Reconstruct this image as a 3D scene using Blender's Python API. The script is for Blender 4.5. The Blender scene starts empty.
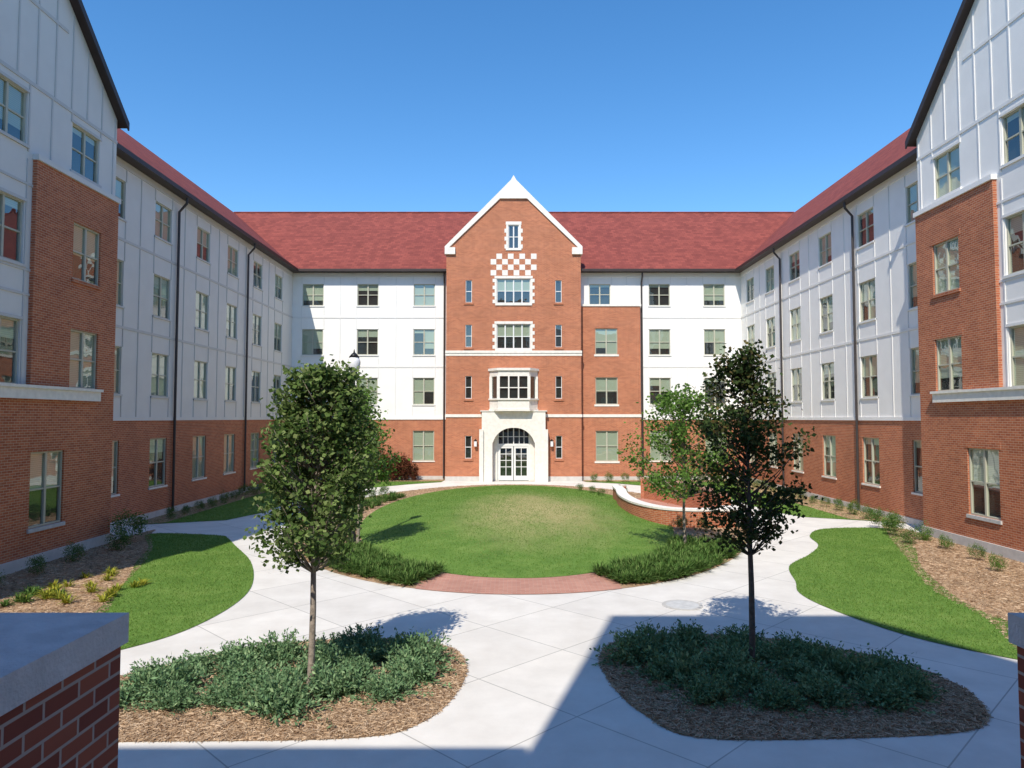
import bpy, math, random
import numpy as np
from mathutils import Vector
random.seed(7); rng=np.random.default_rng(7)
scene=bpy.context.scene
coll=scene.collection
# ---------------------------------------------------------------- materials
MATS={}
def newmat(name):
    m=bpy.data.materials.new(name); m.use_nodes=True
    nt=m.node_tree; nt.nodes.clear()
    o=nt.nodes.new('ShaderNodeOutputMaterial'); MATS[name]=m
    return m,nt,o
def N(nt,t,**k):
    n=nt.nodes.new(t)
    for a,b in k.items(): setattr(n,a,b)
    return n
def c4(c): return (c[0],c[1],c[2],1)
def ramp(nt,stops):
    r=nt.nodes.new('ShaderNodeValToRGB'); e=r.color_ramp.elements
    while len(e)<len(stops): e.new(0.5)
    for i,(p,c) in enumerate(stops): e[i].position=p; e[i].color=c4(c)
    return r
def simple(name,col,rough=0.6,var=0.1,scale=3.0,bump=0.0,bscale=60,metal=0,spec=0.4):
    m,nt,o=newmat(name); L=nt.links
    p=N(nt,'ShaderNodeBsdfPrincipled'); p.inputs['Roughness'].default_value=rough
    p.inputs['Metallic'].default_value=metal; p.inputs['Specular IOR Level'].default_value=spec
    g=N(nt,'ShaderNodeNewGeometry'); n=N(nt,'ShaderNodeTexNoise'); n.inputs['Scale'].default_value=scale; n.inputs['Detail'].default_value=6
    L.new(g.outputs['Position'],n.inputs['Vector'])
    a=[max(0,x*(1-var)) for x in col]; b=[min(1,x*(1+var)) for x in col]
    r=ramp(nt,[(0.3,a),(0.7,b)]); L.new(n.outputs['Fac'],r.inputs['Fac']); L.new(r.outputs['Color'],p.inputs['Base Color'])
    if bump>0:
        n2=N(nt,'ShaderNodeTexNoise'); n2.inputs['Scale'].default_value=bscale; n2.inputs['Detail'].default_value=4
        L.new(g.outputs['Position'],n2.inputs['Vector'])
        bp=N(nt,'ShaderNodeBump'); bp.inputs['Strength'].default_value=bump; bp.inputs['Distance'].default_value=0.02
        L.new(n2.outputs['Fac'],bp.inputs['Height']); L.new(bp.outputs['Normal'],p.inputs['Normal'])
    L.new(p.outputs[0],o.inputs[0]); return m
def brickmat(name,c1,c2,mortar,bw=0.2,rh=0.068,ms=0.007,bias=0.0,bump=0.5,off=0.5,rot=0,rough=0.85):
    m,nt,o=newmat(name); L=nt.links
    uv=N(nt,'ShaderNodeUVMap'); mp=N(nt,'ShaderNodeMapping'); mp.inputs['Rotation'].default_value=(0,0,rot)
    L.new(uv.outputs[0],mp.inputs[0])
    b=N(nt,'ShaderNodeTexBrick'); b.offset=off
    b.inputs['Scale'].default_value=1; b.inputs['Brick Width'].default_value=bw; b.inputs['Row Height'].default_value=rh
    b.inputs['Mortar Size'].default_value=ms; b.inputs['Mortar Smooth'].default_value=0.2; b.inputs['Bias'].default_value=bias
    b.inputs['Color1'].default_value=c4(c1); b.inputs['Color2'].default_value=c4(c2); b.inputs['Mortar'].default_value=c4(mortar)
    L.new(mp.outputs[0],b.inputs['Vector'])
    n=N(nt,'ShaderNodeTexNoise'); n.inputs['Scale'].default_value=0.7; n.inputs['Detail'].default_value=8; n.inputs['Roughness'].default_value=0.7
    L.new(mp.outputs[0],n.inputs['Vector'])
    r=ramp(nt,[(0.3,(0.84,0.84,0.84)),(0.7,(1.1,1.1,1.1))]); L.new(n.outputs['Fac'],r.inputs['Fac'])
    mx=N(nt,'ShaderNodeMix',data_type='RGBA',blend_type='MULTIPLY'); mx.inputs['Factor'].default_value=1
    L.new(b.outputs['Color'],mx.inputs['A']); L.new(r.outputs['Color'],mx.inputs['B'])
    p=N(nt,'ShaderNodeBsdfPrincipled'); p.inputs['Roughness'].default_value=rough; p.inputs['Specular IOR Level'].default_value=0.25
    L.new(mx.outputs['Result'],p.inputs['Base Color'])
    bp=N(nt,'ShaderNodeBump'); bp.inputs['Strength'].default_value=bump; bp.inputs['Distance'].default_value=0.006; bp.invert=True
    L.new(b.outputs['Fac'],bp.inputs['Height']); L.new(bp.outputs['Normal'],p.inputs['Normal'])
    L.new(p.outputs[0],o.inputs[0]); return m
brickmat('brick',(0.53,0.172,0.078),(0.38,0.104,0.048),(0.54,0.37,0.25))
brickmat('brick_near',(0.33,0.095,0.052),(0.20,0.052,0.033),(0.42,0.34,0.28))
brickmat('paver',(0.54,0.27,0.195),(0.44,0.20,0.145),(0.48,0.34,0.27),bw=0.2,rh=0.1,ms=0.006)
brickmat('roof_shingle',(0.30,0.076,0.056),(0.205,0.050,0.040),(0.15,0.038,0.030),bw=0.32,rh=0.16,ms=0.008,bump=0.6)
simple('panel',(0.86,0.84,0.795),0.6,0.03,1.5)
simple('panel_shaded',(0.70,0.69,0.65),0.6,0.03,1.5)  # same siding, shade of the left side put into the colour
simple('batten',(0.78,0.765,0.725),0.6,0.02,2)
simple('batten_shaded',(0.56,0.555,0.53),0.6,0.02,2)  # battens for the left side, darkened to carry its shade
simple('stone',(0.80,0.76,0.68),0.75,0.08,6,0.2)
simple('stone_cap',(0.54,0.54,0.52),0.8,0.12,8,0.4)
simple('foundation',(0.56,0.54,0.50),0.85,0.1,4,0.3)
simple('fascia',(0.045,0.03,0.026),0.5,0.1,3)
simple('downspout_metal',(0.05,0.042,0.04),0.45,0.1,3)
simple('window_frame',(0.47,0.46,0.36),0.5,0.05,3)
simple('white_frame',(0.75,0.75,0.72),0.5,0.03,3)
simple('interior_dark',(0.03,0.032,0.033),0.9,0.3,1.2)
simple('bark',(0.30,0.25,0.20),0.9,0.3,14,0.6,40)
simple('bark_shaded',(0.12,0.10,0.08),0.9,0.3,14,0.6,40)  # same bark, darkened for the tree in the building's shadow
simple('lamp_metal',(0.03,0.03,0.03),0.4,0.1,3,metal=0.5)
simple('lamp_glass',(0.78,0.78,0.78),0.3,0.02,3)
simple('iron',(0.50,0.48,0.44),0.7,0.1,10,0.3)
def blinds(name,col):
    m,nt,o=newmat(name); L=nt.links
    g=N(nt,'ShaderNodeNewGeometry'); w=N(nt,'ShaderNodeTexWave',bands_direction='Z'); w.inputs['Scale'].default_value=6.0; w.inputs['Distortion'].default_value=0
    L.new(g.outputs['Position'],w.inputs['Vector'])
    r=ramp(nt,[(0.0,[x*0.72 for x in col]),(0.45,col)]); L.new(w.outputs['Fac'],r.inputs['Fac'])
    p=N(nt,'ShaderNodeBsdfPrincipled'); p.inputs['Roughness'].default_value=0.6
    L.new(r.outputs['Color'],p.inputs['Base Color']); L.new(p.outputs[0],o.inputs[0])
blinds('blind',(0.52,0.54,0.42))
# glass: fresnel reflection on the outside face, plain clear from behind
m,nt,o=newmat('glass'); L=nt.links
fr=N(nt,'ShaderNodeFresnel'); fr.inputs['IOR'].default_value=1.7
gg=N(nt,'ShaderNodeNewGeometry'); inv=N(nt,'ShaderNodeMath',operation='SUBTRACT'); inv.inputs[0].default_value=1.0; L.new(gg.outputs['Backfacing'],inv.inputs[1])
mul=N(nt,'ShaderNodeMath',operation='MULTIPLY'); L.new(fr.outputs[0],mul.inputs[0]); L.new(inv.outputs[0],mul.inputs[1])
ma=N(nt,'ShaderNodeMath',operation='MULTIPLY_ADD'); ma.inputs[1].default_value=1.0; ma.inputs[2].default_value=0.07
ma.use_clamp=True
g=N(nt,'ShaderNodeBsdfGlossy'); g.inputs['Roughness'].default_value=0.01; g.inputs['Color'].default_value=(0.9,0.95,0.95,1)
t=N(nt,'ShaderNodeBsdfTransparent'); t.inputs['Color'].default_value=(0.80,0.86,0.82,1)
gn=N(nt,'ShaderNodeTexNoise'); gn.inputs['Scale'].default_value=1.1; L.new(gg.outputs['Position'],gn.inputs['Vector'])
gb=N(nt,'ShaderNodeBump'); gb.inputs['Strength'].default_value=0.12; gb.inputs['Distance'].default_value=0.05; L.new(gn.outputs['Fac'],gb.inputs['Height']); L.new(gb.outputs['Normal'],g.inputs['Normal'])
mx=N(nt,'ShaderNodeMixShader'); L.new(mul.outputs[0],ma.inputs[0]); L.new(ma.outputs[0],mx.inputs[0]); L.new(t.outputs[0],mx.inputs[1]); L.new(g.outputs[0],mx.inputs[2]); L.new(mx.outputs[0],o.inputs[0])
# concrete
m,nt,o=newmat('concrete'); L=nt.links
geo=N(nt,'ShaderNodeNewGeometry'); mp=N(nt,'ShaderNodeMapping'); mp.inputs['Rotation'].default_value=(0,0,math.radians(45)); mp.inputs['Location'].default_value=(0.4,0.3,0)
L.new(geo.outputs['Position'],mp.inputs[0])
b=N(nt,'ShaderNodeTexBrick'); b.offset=0
for k,v in (('Scale',1),('Brick Width',1.9),('Row Height',1.9),('Mortar Size',0.011),('Mortar Smooth',0.3)): b.inputs[k].default_value=v
b.inputs['Color1'].default_value=(0.75,0.715,0.65,1); b.inputs['Color2'].default_value=(0.69,0.66,0.605,1); b.inputs['Mortar'].default_value=(0.42,0.40,0.36,1)
L.new(mp.outputs[0],b.inputs['Vector'])
n=N(nt,'ShaderNodeTexNoise'); n.inputs['Scale'].default_value=1.1; n.inputs['Detail'].default_value=10; n.inputs['Roughness'].default_value=0.65; L.new(geo.outputs['Position'],n.inputs['Vector'])
r=ramp(nt,[(0.3,(0.87,0.86,0.85)),(0.7,(1.05,1.05,1.05))]); L.new(n.outputs['Fac'],r.inputs['Fac'])
mx=N(nt,'ShaderNodeMix',data_type='RGBA',blend_type='MULTIPLY'); mx.inputs['Factor'].default_value=1
L.new(b.outputs['Color'],mx.inputs['A']); L.new(r.outputs['Color'],mx.inputs['B'])
p=N(nt,'ShaderNodeBsdfPrincipled'); p.inputs['Roughness'].default_value=0.9; p.inputs['Specular IOR Level'].default_value=0.2
L.new(mx.outputs['Result'],p.inputs['Base Color'])
n2=N(nt,'ShaderNodeTexNoise'); n2.inputs['Scale'].default_value=90; L.new(geo.outputs['Position'],n2.inputs['Vector'])
bp=N(nt,'ShaderNodeBump'); bp.inputs['Strength'].default_value=0.15; bp.inputs['Distance'].default_value=0.01; L.new(n2.outputs['Fac'],bp.inputs['Height']); L.new(bp.outputs['Normal'],p.inputs['Normal'])
L.new(p.outputs[0],o.inputs[0])
def grassmat(name,dry=False):
    m,nt,o=newmat(name); L=nt.links
    geo=N(nt,'ShaderNodeNewGeometry')
    n=N(nt,'ShaderNodeTexNoise'); n.inputs['Scale'].default_value=0.9; n.inputs['Detail'].default_value=10; n.inputs['Roughness'].default_value=0.75
    L.new(geo.outputs['Position'],n.inputs['Vector'])
    r=ramp(nt,[(0.25,(0.08,0.165,0.030)),(0.5,(0.130,0.240,0.045)),(0.75,(0.215,0.315,0.080))]); L.new(n.outputs['Fac'],r.inputs['Fac'])
    col=r.outputs['Color']
    if dry:
        mp=N(nt,'ShaderNodeMapping'); mp.inputs['Location'].default_value=(-0.9/4.6,-27.5/10.5,0); mp.inputs['Scale'].default_value=(1/4.6,1/10.5,0)
        L.new(geo.outputs['Position'],mp.inputs[0])
        gr=N(nt,'ShaderNodeTexGradient',gradient_type='SPHERICAL'); L.new(mp.outputs[0],gr.inputs[0])
        mp3=N(nt,'ShaderNodeMapping'); mp3.inputs['Scale'].default_value=(1.3,0.5,1); mp3.inputs['Rotation'].default_value=(0,0,.5); L.new(geo.outputs['Position'],mp3.inputs[0])
        n3=N(nt,'ShaderNodeTexNoise'); n3.inputs['Scale'].default_value=0.9; n3.inputs['Detail'].default_value=8; n3.inputs['Roughness'].default_value=0.8
        L.new(mp3.outputs[0],n3.inputs['Vector'])
        mu=N(nt,'ShaderNodeMath',operation='MULTIPLY'); L.new(gr.outputs['Fac'],mu.inputs[0]); L.new(n3.outputs['Fac'],mu.inputs[1])
        rr=ramp(nt,[(0.12,(0,0,0)),(0.42,(0.8,0.8,0.8))]); L.new(mu.outputs[0],rr.inputs['Fac'])
        mx=N(nt,'ShaderNodeMix',data_type='RGBA'); L.new(rr.outputs['Color'],mx.inputs['Factor']); L.new(col,mx.inputs['A']); mx.inputs['B'].default_value=(0.45,0.38,0.19,1)
        col=mx.outputs['Result']
    n2=N(nt,'ShaderNodeTexNoise'); n2.inputs['Scale'].default_value=38; n2.inputs['Detail'].default_value=6; n2.inputs['Roughness'].default_value=0.8; L.new(geo.outputs['Position'],n2.inputs['Vector'])
    r2=ramp(nt,[(0.3,(0.60,0.62,0.52)),(0.7,(1.35,1.3,1.3))]); L.new(n2.outputs['Fac'],r2.inputs['Fac'])
    mx2=N(nt,'ShaderNodeMix',data_type='RGBA',blend_type='MULTIPLY'); mx2.inputs['Factor'].default_value=1; L.new(col,mx2.inputs['A']); L.new(r2.outputs['Color'],mx2.inputs['B'])
    p=N(nt,'ShaderNodeBsdfPrincipled'); p.inputs['Roughness'].default_value=0.8; p.inputs['Specular IOR Level'].default_value=0.15; L.new(mx2.outputs['Result'],p.inputs['Base Color'])
    bp=N(nt,'ShaderNodeBump'); bp.inputs['Strength'].default_value=0.5; bp.inputs['Distance'].default_value=0.03; L.new(n2.outputs['Fac'],bp.inputs['Height']); L.new(bp.outputs['Normal'],p.inputs['Normal'])
    L.new(p.outputs[0],o.inputs[0])
grassmat('grass'); grassmat('grass_dry',True)
m,nt,o=newmat('pine_straw'); L=nt.links
geo=N(nt,'ShaderNodeNewGeometry'); n=N(nt,'ShaderNodeTexNoise'); n.inputs['Scale'].default_value=22; n.inputs['Detail'].default_value=10; n.inputs['Roughness'].default_value=0.8; n.inputs['Distortion'].default_value=1.5
L.new(geo.outputs['Position'],n.inputs['Vector'])
r=ramp(nt,[(0.3,(0.24,0.15,0.088)),(0.5,(0.46,0.31,0.19)),(0.72,(0.64,0.47,0.31))]); L.new(n.outputs['Fac'],r.inputs['Fac'])
n3=N(nt,'ShaderNodeTexNoise'); n3.inputs['Scale'].default_value=1.4; L.new(geo.outputs['Position'],n3.inputs['Vector'])
r3=ramp(nt,[(0.3,(0.75,0.75,0.75)),(0.7,(1.15,1.12,1.1))]); L.new(n3.outputs['Fac'],r3.inputs['Fac'])
mx=N(nt,'ShaderNodeMix',data_type='RGBA',blend_type='MULTIPLY'); mx.inputs['Factor'].default_value=1; L.new(r.outputs['Color'],mx.inputs['A']); L.new(r3.outputs['Color'],mx.inputs['B'])
p=N(nt,'ShaderNodeBsdfPrincipled'); p.inputs['Roughness'].default_value=0.9; p.inputs['Specular IOR Level'].default_value=0.1; L.new(mx.outputs['Result'],p.inputs['Base Color'])
bp=N(nt,'ShaderNodeBump'); bp.inputs['Strength'].default_value=0.6; bp.inputs['Distance'].default_value=0.03; L.new(n.outputs['Fac'],bp.inputs['Height']); L.new(bp.outputs['Normal'],p.inputs['Normal'])
L.new(p.outputs[0],o.inputs[0])
def leafmat(name,stops,trans=0.3,gl=0.06):
    m,nt,o=newmat(name); L=nt.links
    geo=N(nt,'ShaderNodeNewGeometry'); r=ramp(nt,stops); L.new(geo.outputs['Random Per Island'],r.inputs['Fac'])
    d=N(nt,'ShaderNodeBsdfDiffuse'); t=N(nt,'ShaderNodeBsdfTranslucent'); g=N(nt,'ShaderNodeBsdfGlossy'); g.inputs['Roughness'].default_value=0.5
    L.new(r.outputs['Color'],d.inputs['Color']); L.new(r.outputs['Color'],t.inputs['Color']); L.new(r.outputs['Color'],g.inputs['Color'])
    a=N(nt,'ShaderNodeMixShader'); a.inputs[0].default_value=trans; L.new(d.outputs[0],a.inputs[1]); L.new(t.outputs[0],a.inputs[2])
    b=N(nt,'ShaderNodeMixShader'); b.inputs[0].default_value=gl; L.new(a.outputs[0],b.inputs[1]); L.new(g.outputs[0],b.inputs[2]); L.new(b.outputs[0],o.inputs[0])
leafmat('leaf_maple',[(0,(0.08,0.14,0.035)),(0.6,(0.16,0.235,0.07)),(1,(0.27,0.33,0.13))],0.35)
leafmat('leaf_shaded',[(0,(0.03,0.052,0.02)),(0.7,(0.07,0.11,0.035)),(1,(0.14,0.10,0.04))],0.25)  # maple leaves with the building's shadow put into their colour
leafmat('leaf_light',[(0,(0.09,0.18,0.035)),(0.6,(0.16,0.29,0.06)),(1,(0.23,0.35,0.09))],0.45)
leafmat('leaf_juniper',[(0,(0.095,0.18,0.085)),(0.6,(0.18,0.30,0.145)),(1,(0.30,0.41,0.21))],0.2)
leafmat('leaf_liriope',[(0,(0.06,0.13,0.03)),(0.6,(0.115,0.205,0.05)),(1,(0.20,0.28,0.09))],0.3)
leafmat('leaf_red',[(0,(0.07,0.022,0.018)),(0.6,(0.16,0.05,0.03)),(1,(0.10,0.08,0.03))],0.2)
leafmat('leaf_yellow',[(0,(0.14,0.20,0.03)),(0.6,(0.38,0.40,0.06)),(1,(0.5,0.44,0.06))],0.3)
leafmat('straw',[(0,(0.24,0.15,0.09)),(0.6,(0.50,0.35,0.22)),(1,(0.68,0.52,0.36))],0.1,0.03)
leafmat('blade',[(0,(0.085,0.17,0.028)),(0.6,(0.15,0.27,0.05)),(1,(0.27,0.36,0.10))],0.3,0.03)
leafmat('blade_dry',[(0,(0.13,0.21,0.045)),(0.6,(0.27,0.29,0.10)),(1,(0.46,0.40,0.19))],0.3,0.03)
# ---------------------------------------------------------------- builders
class MB:
    def __init__(s): s.v=[];s.f=[];s.m=[];s.uv=[];s.names=[]
    def mi(s,n):
        if n not in s.names: s.names.append(n)
        return s.names.index(n)
    def poly(s,pts,mat):
        b=len(s.v); s.v+= [tuple(p) for p in pts]; s.f.append(tuple(range(b,b+len(pts)))); s.m.append(s.mi(mat))
        nx=ny=nz=0
        for i in range(len(pts)):
            a=pts[i]; c=pts[(i+1)%len(pts)]
            nx+=(a[1]-c[1])*(a[2]+c[2]); ny+=(a[2]-c[2])*(a[0]+c[0]); nz+=(a[0]-c[0])*(a[1]+c[1])
        ax,ay,az=abs(nx),abs(ny),abs(nz)
        if az>2.0*max(ax,ay): k=(0,1)
        elif ax>ay: k=(1,2)
        else: k=(0,2)
        s.uv+= [(p[k[0]],p[k[1]]) for p in pts]
    def box(s,x0,x1,y0,y1,z0,z1,mat):
        if x0>x1:x0,x1=x1,x0
        if y0>y1:y0,y1=y1,y0
        P=lambda a,b,c:(a,b,c)
        s.poly([P(x0,y0,z0),P(x0,y1,z0),P(x1,y1,z0),P(x1,y0,z0)],mat)
        s.poly([P(x0,y0,z1),P(x1,y0,z1),P(x1,y1,z1),P(x0,y1,z1)],mat)
        s.poly([P(x0,y0,z0),P(x1,y0,z0),P(x1,y0,z1),P(x0,y0,z1)],mat)
        s.poly([P(x1,y1,z0),P(x0,y1,z0),P(x0,y1,z1),P(x1,y1,z1)],mat)
        s.poly([P(x0,y1,z0),P(x0,y0,z0),P(x0,y0,z1),P(x0,y1,z1)],mat)
        s.poly([P(x1,y0,z0),P(x1,y1,z0),P(x1,y1,z1),P(x1,y0,z1)],mat)
    def tube(s,pts,rad,mat,n=8):
        pts=[Vector(p) for p in pts]; rings=[]
        for i,p in enumerate(pts):
            t=(pts[min(i+1,len(pts)-1)]-pts[max(i-1,0)]).normalized()
            a=Vector((1,0,0)) if abs(t.x)<0.8 else Vector((0,1,0))
            e1=t.cross(a).normalized(); e2=t.cross(e1)
            rings.append([p+rad[i]*(math.cos(2*math.pi*j/n)*e1+math.sin(2*math.pi*j/n)*e2) for j in range(n)])
        base=len(s.v); mi=s.mi(mat)
        for r in rings: s.v+=[tuple(q) for q in r]
        for i in range(len(rings)-1):
            for j in range(n):
                a=base+i*n+j; b=base+i*n+(j+1)%n
                s.f.append((a,b,b+n,a+n)); s.m.append(mi); s.uv+=[(0,0)]*4
        for i,o in ((0,1),(len(rings)-1,0)):
            f=[base+i*n+j for j in range(n)]
            if o: f=f[::-1]
            s.f.append(tuple(f)); s.m.append(mi); s.uv+=[(0,0)]*n
    def make(s,name,parent=None,smooth=False,loc=None):
        me=bpy.data.meshes.new(name); me.from_pydata(s.v,[],s.f)
        for n in s.names: me.materials.append(MATS[n])
        me.polygons.foreach_set('material_index',s.m)
        if smooth: me.polygons.foreach_set('use_smooth',[True]*len(s.f))
        uvl=me.uv_layers.new(name='UVMap'); uvl.data.foreach_set('uv',np.array(s.uv,dtype=np.float32).ravel())
        me.update()
        ob=bpy.data.objects.new(name,me); coll.objects.link(ob)
        if parent: ob.parent=parent
        if loc: ob.location=loc
        return ob
def empty(name,loc=(0,0,0)):
    e=bpy.data.objects.new(name,None); coll.objects.link(e); e.location=loc; e.empty_display_size=0.3; return e
class Fr:
    def __init__(s,O,U,Nn): s.O=Vector(O); s.U=Vector(U); s.N=Vector(Nn); s.flip=s.U.cross(Vector((0,0,1))).dot(s.N)<0
    def P(s,u,z,d=0): p=s.O+s.U*u+s.N*d; return (p.x,p.y,p.z+z)
    def q(s,mb,pts,mat):
        pp=[s.P(*p) for p in pts]
        if s.flip: pp=pp[::-1]
        mb.poly(pp,mat)
    def box(s,mb,u0,u1,z0,z1,d0,d1,mat):
        a=s.P(u0,z0,d0); b=s.P(u1,z1,d1)
        mb.box(a[0],b[0],a[1],b[1],a[2],b[2],mat)
    def prism(s,mb,pts,d0,d1,mat,caps=None):
        caps=caps or mat
        s.q(mb,[(u,z,d1) for u,z in pts],caps); s.q(mb,[(u,z,d0) for u,z in pts][::-1],caps)
        for i in range(len(pts)):
            a=pts[i]; b=pts[(i+1)%len(pts)]
            s.q(mb,[(a[0],a[1],d0),(b[0],b[1],d0),(b[0],b[1],d1),(a[0],a[1],d1)],mat)
    def off(s,d): return Fr(s.O+s.N*d,s.U,s.N)
    def wall(s,mb,u0,u1,z0,z1,wins,mat,rev=0.14,rm=None):
        wins=[w for w in wins if w[0]>=u0-1e-6 and w[1]<=u1+1e-6 and w[2]>=z0-1e-6 and w[3]<=z1+1e-6]
        us=sorted({u0,u1,*[w[0] for w in wins],*[w[1] for w in wins]}); zs=sorted({z0,z1,*[w[2] for w in wins],*[w[3] for w in wins]})
        for i in range(len(us)-1):
            for j in range(len(zs)-1):
                cu=(us[i]+us[i+1])/2; cz=(zs[j]+zs[j+1])/2
                if any(w[0]<cu<w[1] and w[2]<cz<w[3] for w in wins): continue
                s.q(mb,[(us[i],zs[j],0),(us[i+1],zs[j],0),(us[i+1],zs[j+1],0),(us[i],zs[j+1],0)],mat)
        rm=rm or mat
        for a,b,c,d in wins:
            s.q(mb,[(a,c,0),(a,c,-rev),(b,c,-rev),(b,c,0)],rm); s.q(mb,[(a,d,0),(b,d,0),(b,d,-rev),(a,d,-rev)],rm)
            s.q(mb,[(a,c,0),(a,d,0),(a,d,-rev),(a,c,-rev)],rm); s.q(mb,[(b,c,0),(b,c,-rev),(b,d,-rev),(b,d,0)],rm)
        return wins
    def window(s,mb,w,cols=2,rows=2,fm='window_frame',blind=None,fw=0.05,rev=0.14):
        a,b,c,d=w
        s.q(mb,[(a,c,-rev),(b,c,-rev),(b,d,-rev),(a,d,-rev)],'interior_dark')
        s.box(mb,a+.002,a+fw,c,d,-.125,-.05,fm); s.box(mb,b-fw,b-.002,c,d,-.125,-.05,fm)
        s.box(mb,a+fw,b-fw,c+.002,c+fw,-.125,-.05,fm); s.box(mb,a+fw,b-fw,d-fw,d-.002,-.125,-.05,fm)
        for i in range(1,cols):
            u=a+(b-a)*i/cols; s.box(mb,u-.04,u+.04,c+fw,d-fw,-.124,-.048,fm)
        for j in range(1,rows):
            z=c+(d-c)*j/rows
            for i in range(cols):
                ua=a+(b-a)*i/cols+(fw if i==0 else .04); ub=a+(b-a)*(i+1)/cols-(fw if i==cols-1 else .04)
                s.box(mb,ua,ub,z-.022,z+.022,-.12,-.06,fm)
        s.q(mb,[(a+fw,c+fw,-.09),(b-fw,c+fw,-.09),(b-fw,d-fw,-.09),(a+fw,d-fw,-.09)],'glass')
        for i in range(cols if cols==2 else 1):
            bl=blind
            k=cols if cols==2 else 1
            if bl is None: bl=random.choice([1,1,.97,.55,.5,.75,.3,.15]) if i==0 or random.random()<.25 else last
            last=bl
            ua=a+fw+(b-a-2*fw)*i/k; ub=a+fw+(b-a-2*fw)*(i+1)/k
            if bl>0:
                zb=d-(d-c)*bl; zb=max(zb,c+fw); s.q(mb,[(ua,zb,-.115),(ub,zb,-.115),(ub,d-fw,-.115),(ua,d-fw,-.115)],'blind')
    def battens(s,mb,us,z0,z1,wins,mat='batten',w=.05,t=.022):
        for u in us:
            segs=[(z0,z1)]
            for a,b,c,d in wins:
                if a-w<u<b+w:
                    ns=[]
                    for p,q in segs:
                        if d<=p or c>=q: ns.append((p,q)); continue
                        if c>p: ns.append((p,c))
                        if d<q: ns.append((d,q))
                    segs=ns
            for p,q in segs:
                if q-p>.05: s.box(mb,u-w/2,u+w/2,p,q,0.001,t,mat)
def mesh_np(name,V,mat,parent=None,loc=None,link=True):
    n,k=V.shape[0],V.shape[1]
    me=bpy.data.meshes.new(name); me.from_pydata(V.reshape(-1,3).tolist(),[],np.arange(n*k).reshape(n,k).tolist())
    me.materials.append(MATS[mat]); me.update()
    if not link: return me
    ob=bpy.data.objects.new(name,me); coll.objects.link(ob)
    if parent: ob.parent=parent
    if loc: ob.location=loc
    return ob
# ---------------------------------------------------------------- buildings
ROWS=[(1.2,3.1),(4.75,6.45),(7.9,9.55),(11.05,12.45)]
def wins(cs,rows,w=1.35): return [(c-w/2,c+w/2,a,b) for c in cs for a,b in rows]
hall=empty('brick_residence_hall')
def facade(F,u0,u1,cs,name,panel='panel',bat='batten',brick='brick',top=13.2,rows=ROWS,zb=3.85,bu=None):
    W=MB(); G=MB()
    ww=wins(cs,rows)
    w1=F.wall(W,u0,u1,0.25,zb,ww,brick); w2=F.wall(W,u0,u1,zb,top,ww,panel)
    F.box(W,u0,u1,-.2,.25,-.1,.03,'foundation')
    F.box(W,u0,u1,zb-.05,zb+.09,0,.05,panel)
    for z in (7.1,10.25): F.box(W,u0,u1,z,z+.1,0,.026,bat)
    F.box(W,u0,u1,top-.3,top,0,.03,bat)
    us=[]
    for c in cs: us+=[c-.71,c+.71]
    cs2=sorted(cs)
    for a,b in zip(cs2[:-1],cs2[1:]):
        g=(b-a-1.42); us+=[a+.71+g*.5] 
    F.battens(W,[u for u in us if u0<u<u1],zb+.09,top-.3,w2,bat)
    for w in w1+w2:
        F.window(G,w)
        F.box(W,w[0]-.06,w[1]+.06,w[2]-.07,w[2]-.001,-.04,.05,'stone' if w[3]<zb else bat)
    W.make(name+'_walls',hall); G.make(name+'_windows',hall)
FL=Fr((-14,0,0),(0,1,0),(1,0,0)); FRt=Fr((14.6,0,0),(0,1,0),(-1,0,0)); FB=Fr((0,45,0),(1,0,0),(0,-1,0))
facade(FL,20,45,[24.7,28.2,31.9,35.3,38.8,42.3],'left_wing','panel_shaded','batten_shaded')
facade(FRt,20,45,[25.3,29,32.8,36.4,39.9,43.2],'right_wing')
facade(FB,-14,-4.1,[-12.7,-9.2,-5.6],'back')
facade(FB,8.1,14.6,[9.4,12.9],'back_right')
W=MB(); G=MB()
w=FB.wall(W,4.3,8.1,10.9,13.2,[(4.93,6.28,11.1,12.45)],'panel')
for q in w: FB.window(G,q)
FB.battens(W,[4.85,6.36,7.3],11.05,12.9,w); FB.box(W,4.3,8.1,12.9,13.2,0,.03,'batten')
FS=Fr((0,44.6,0),(1,0,0),(0,-1,0))
ww=FS.wall(W,4.3,8.1,0.25,10.95,wins([5.95],ROWS[:3],1.4),'brick')
for q in ww:
    FS.window(G,q); FS.box(W,q[0]-.08,q[1]+.08,q[2]-.12,q[2]-.001,-.04,.04,'stone'); FS.box(W,q[0]-.08,q[1]+.08,q[3]+.001,q[3]+.2,-.04,.012,'brick')
FS.box(W,4.3,8.1,-.2,.25,-.1,.03,'foundation')
FS.box(W,4.3,8.16,10.95,11.08,-.45,.06,'stone'); FS.box(W,4.3,8.12,3.95,4.13,0,.05,'stone')
W.poly([(8.1,44.6,0),(8.1,45,0),(8.1,45,10.95),(8.1,44.6,10.95)],'brick')
W.make('brick_bay_walls',hall); G.make('brick_bay_windows',hall)
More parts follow.
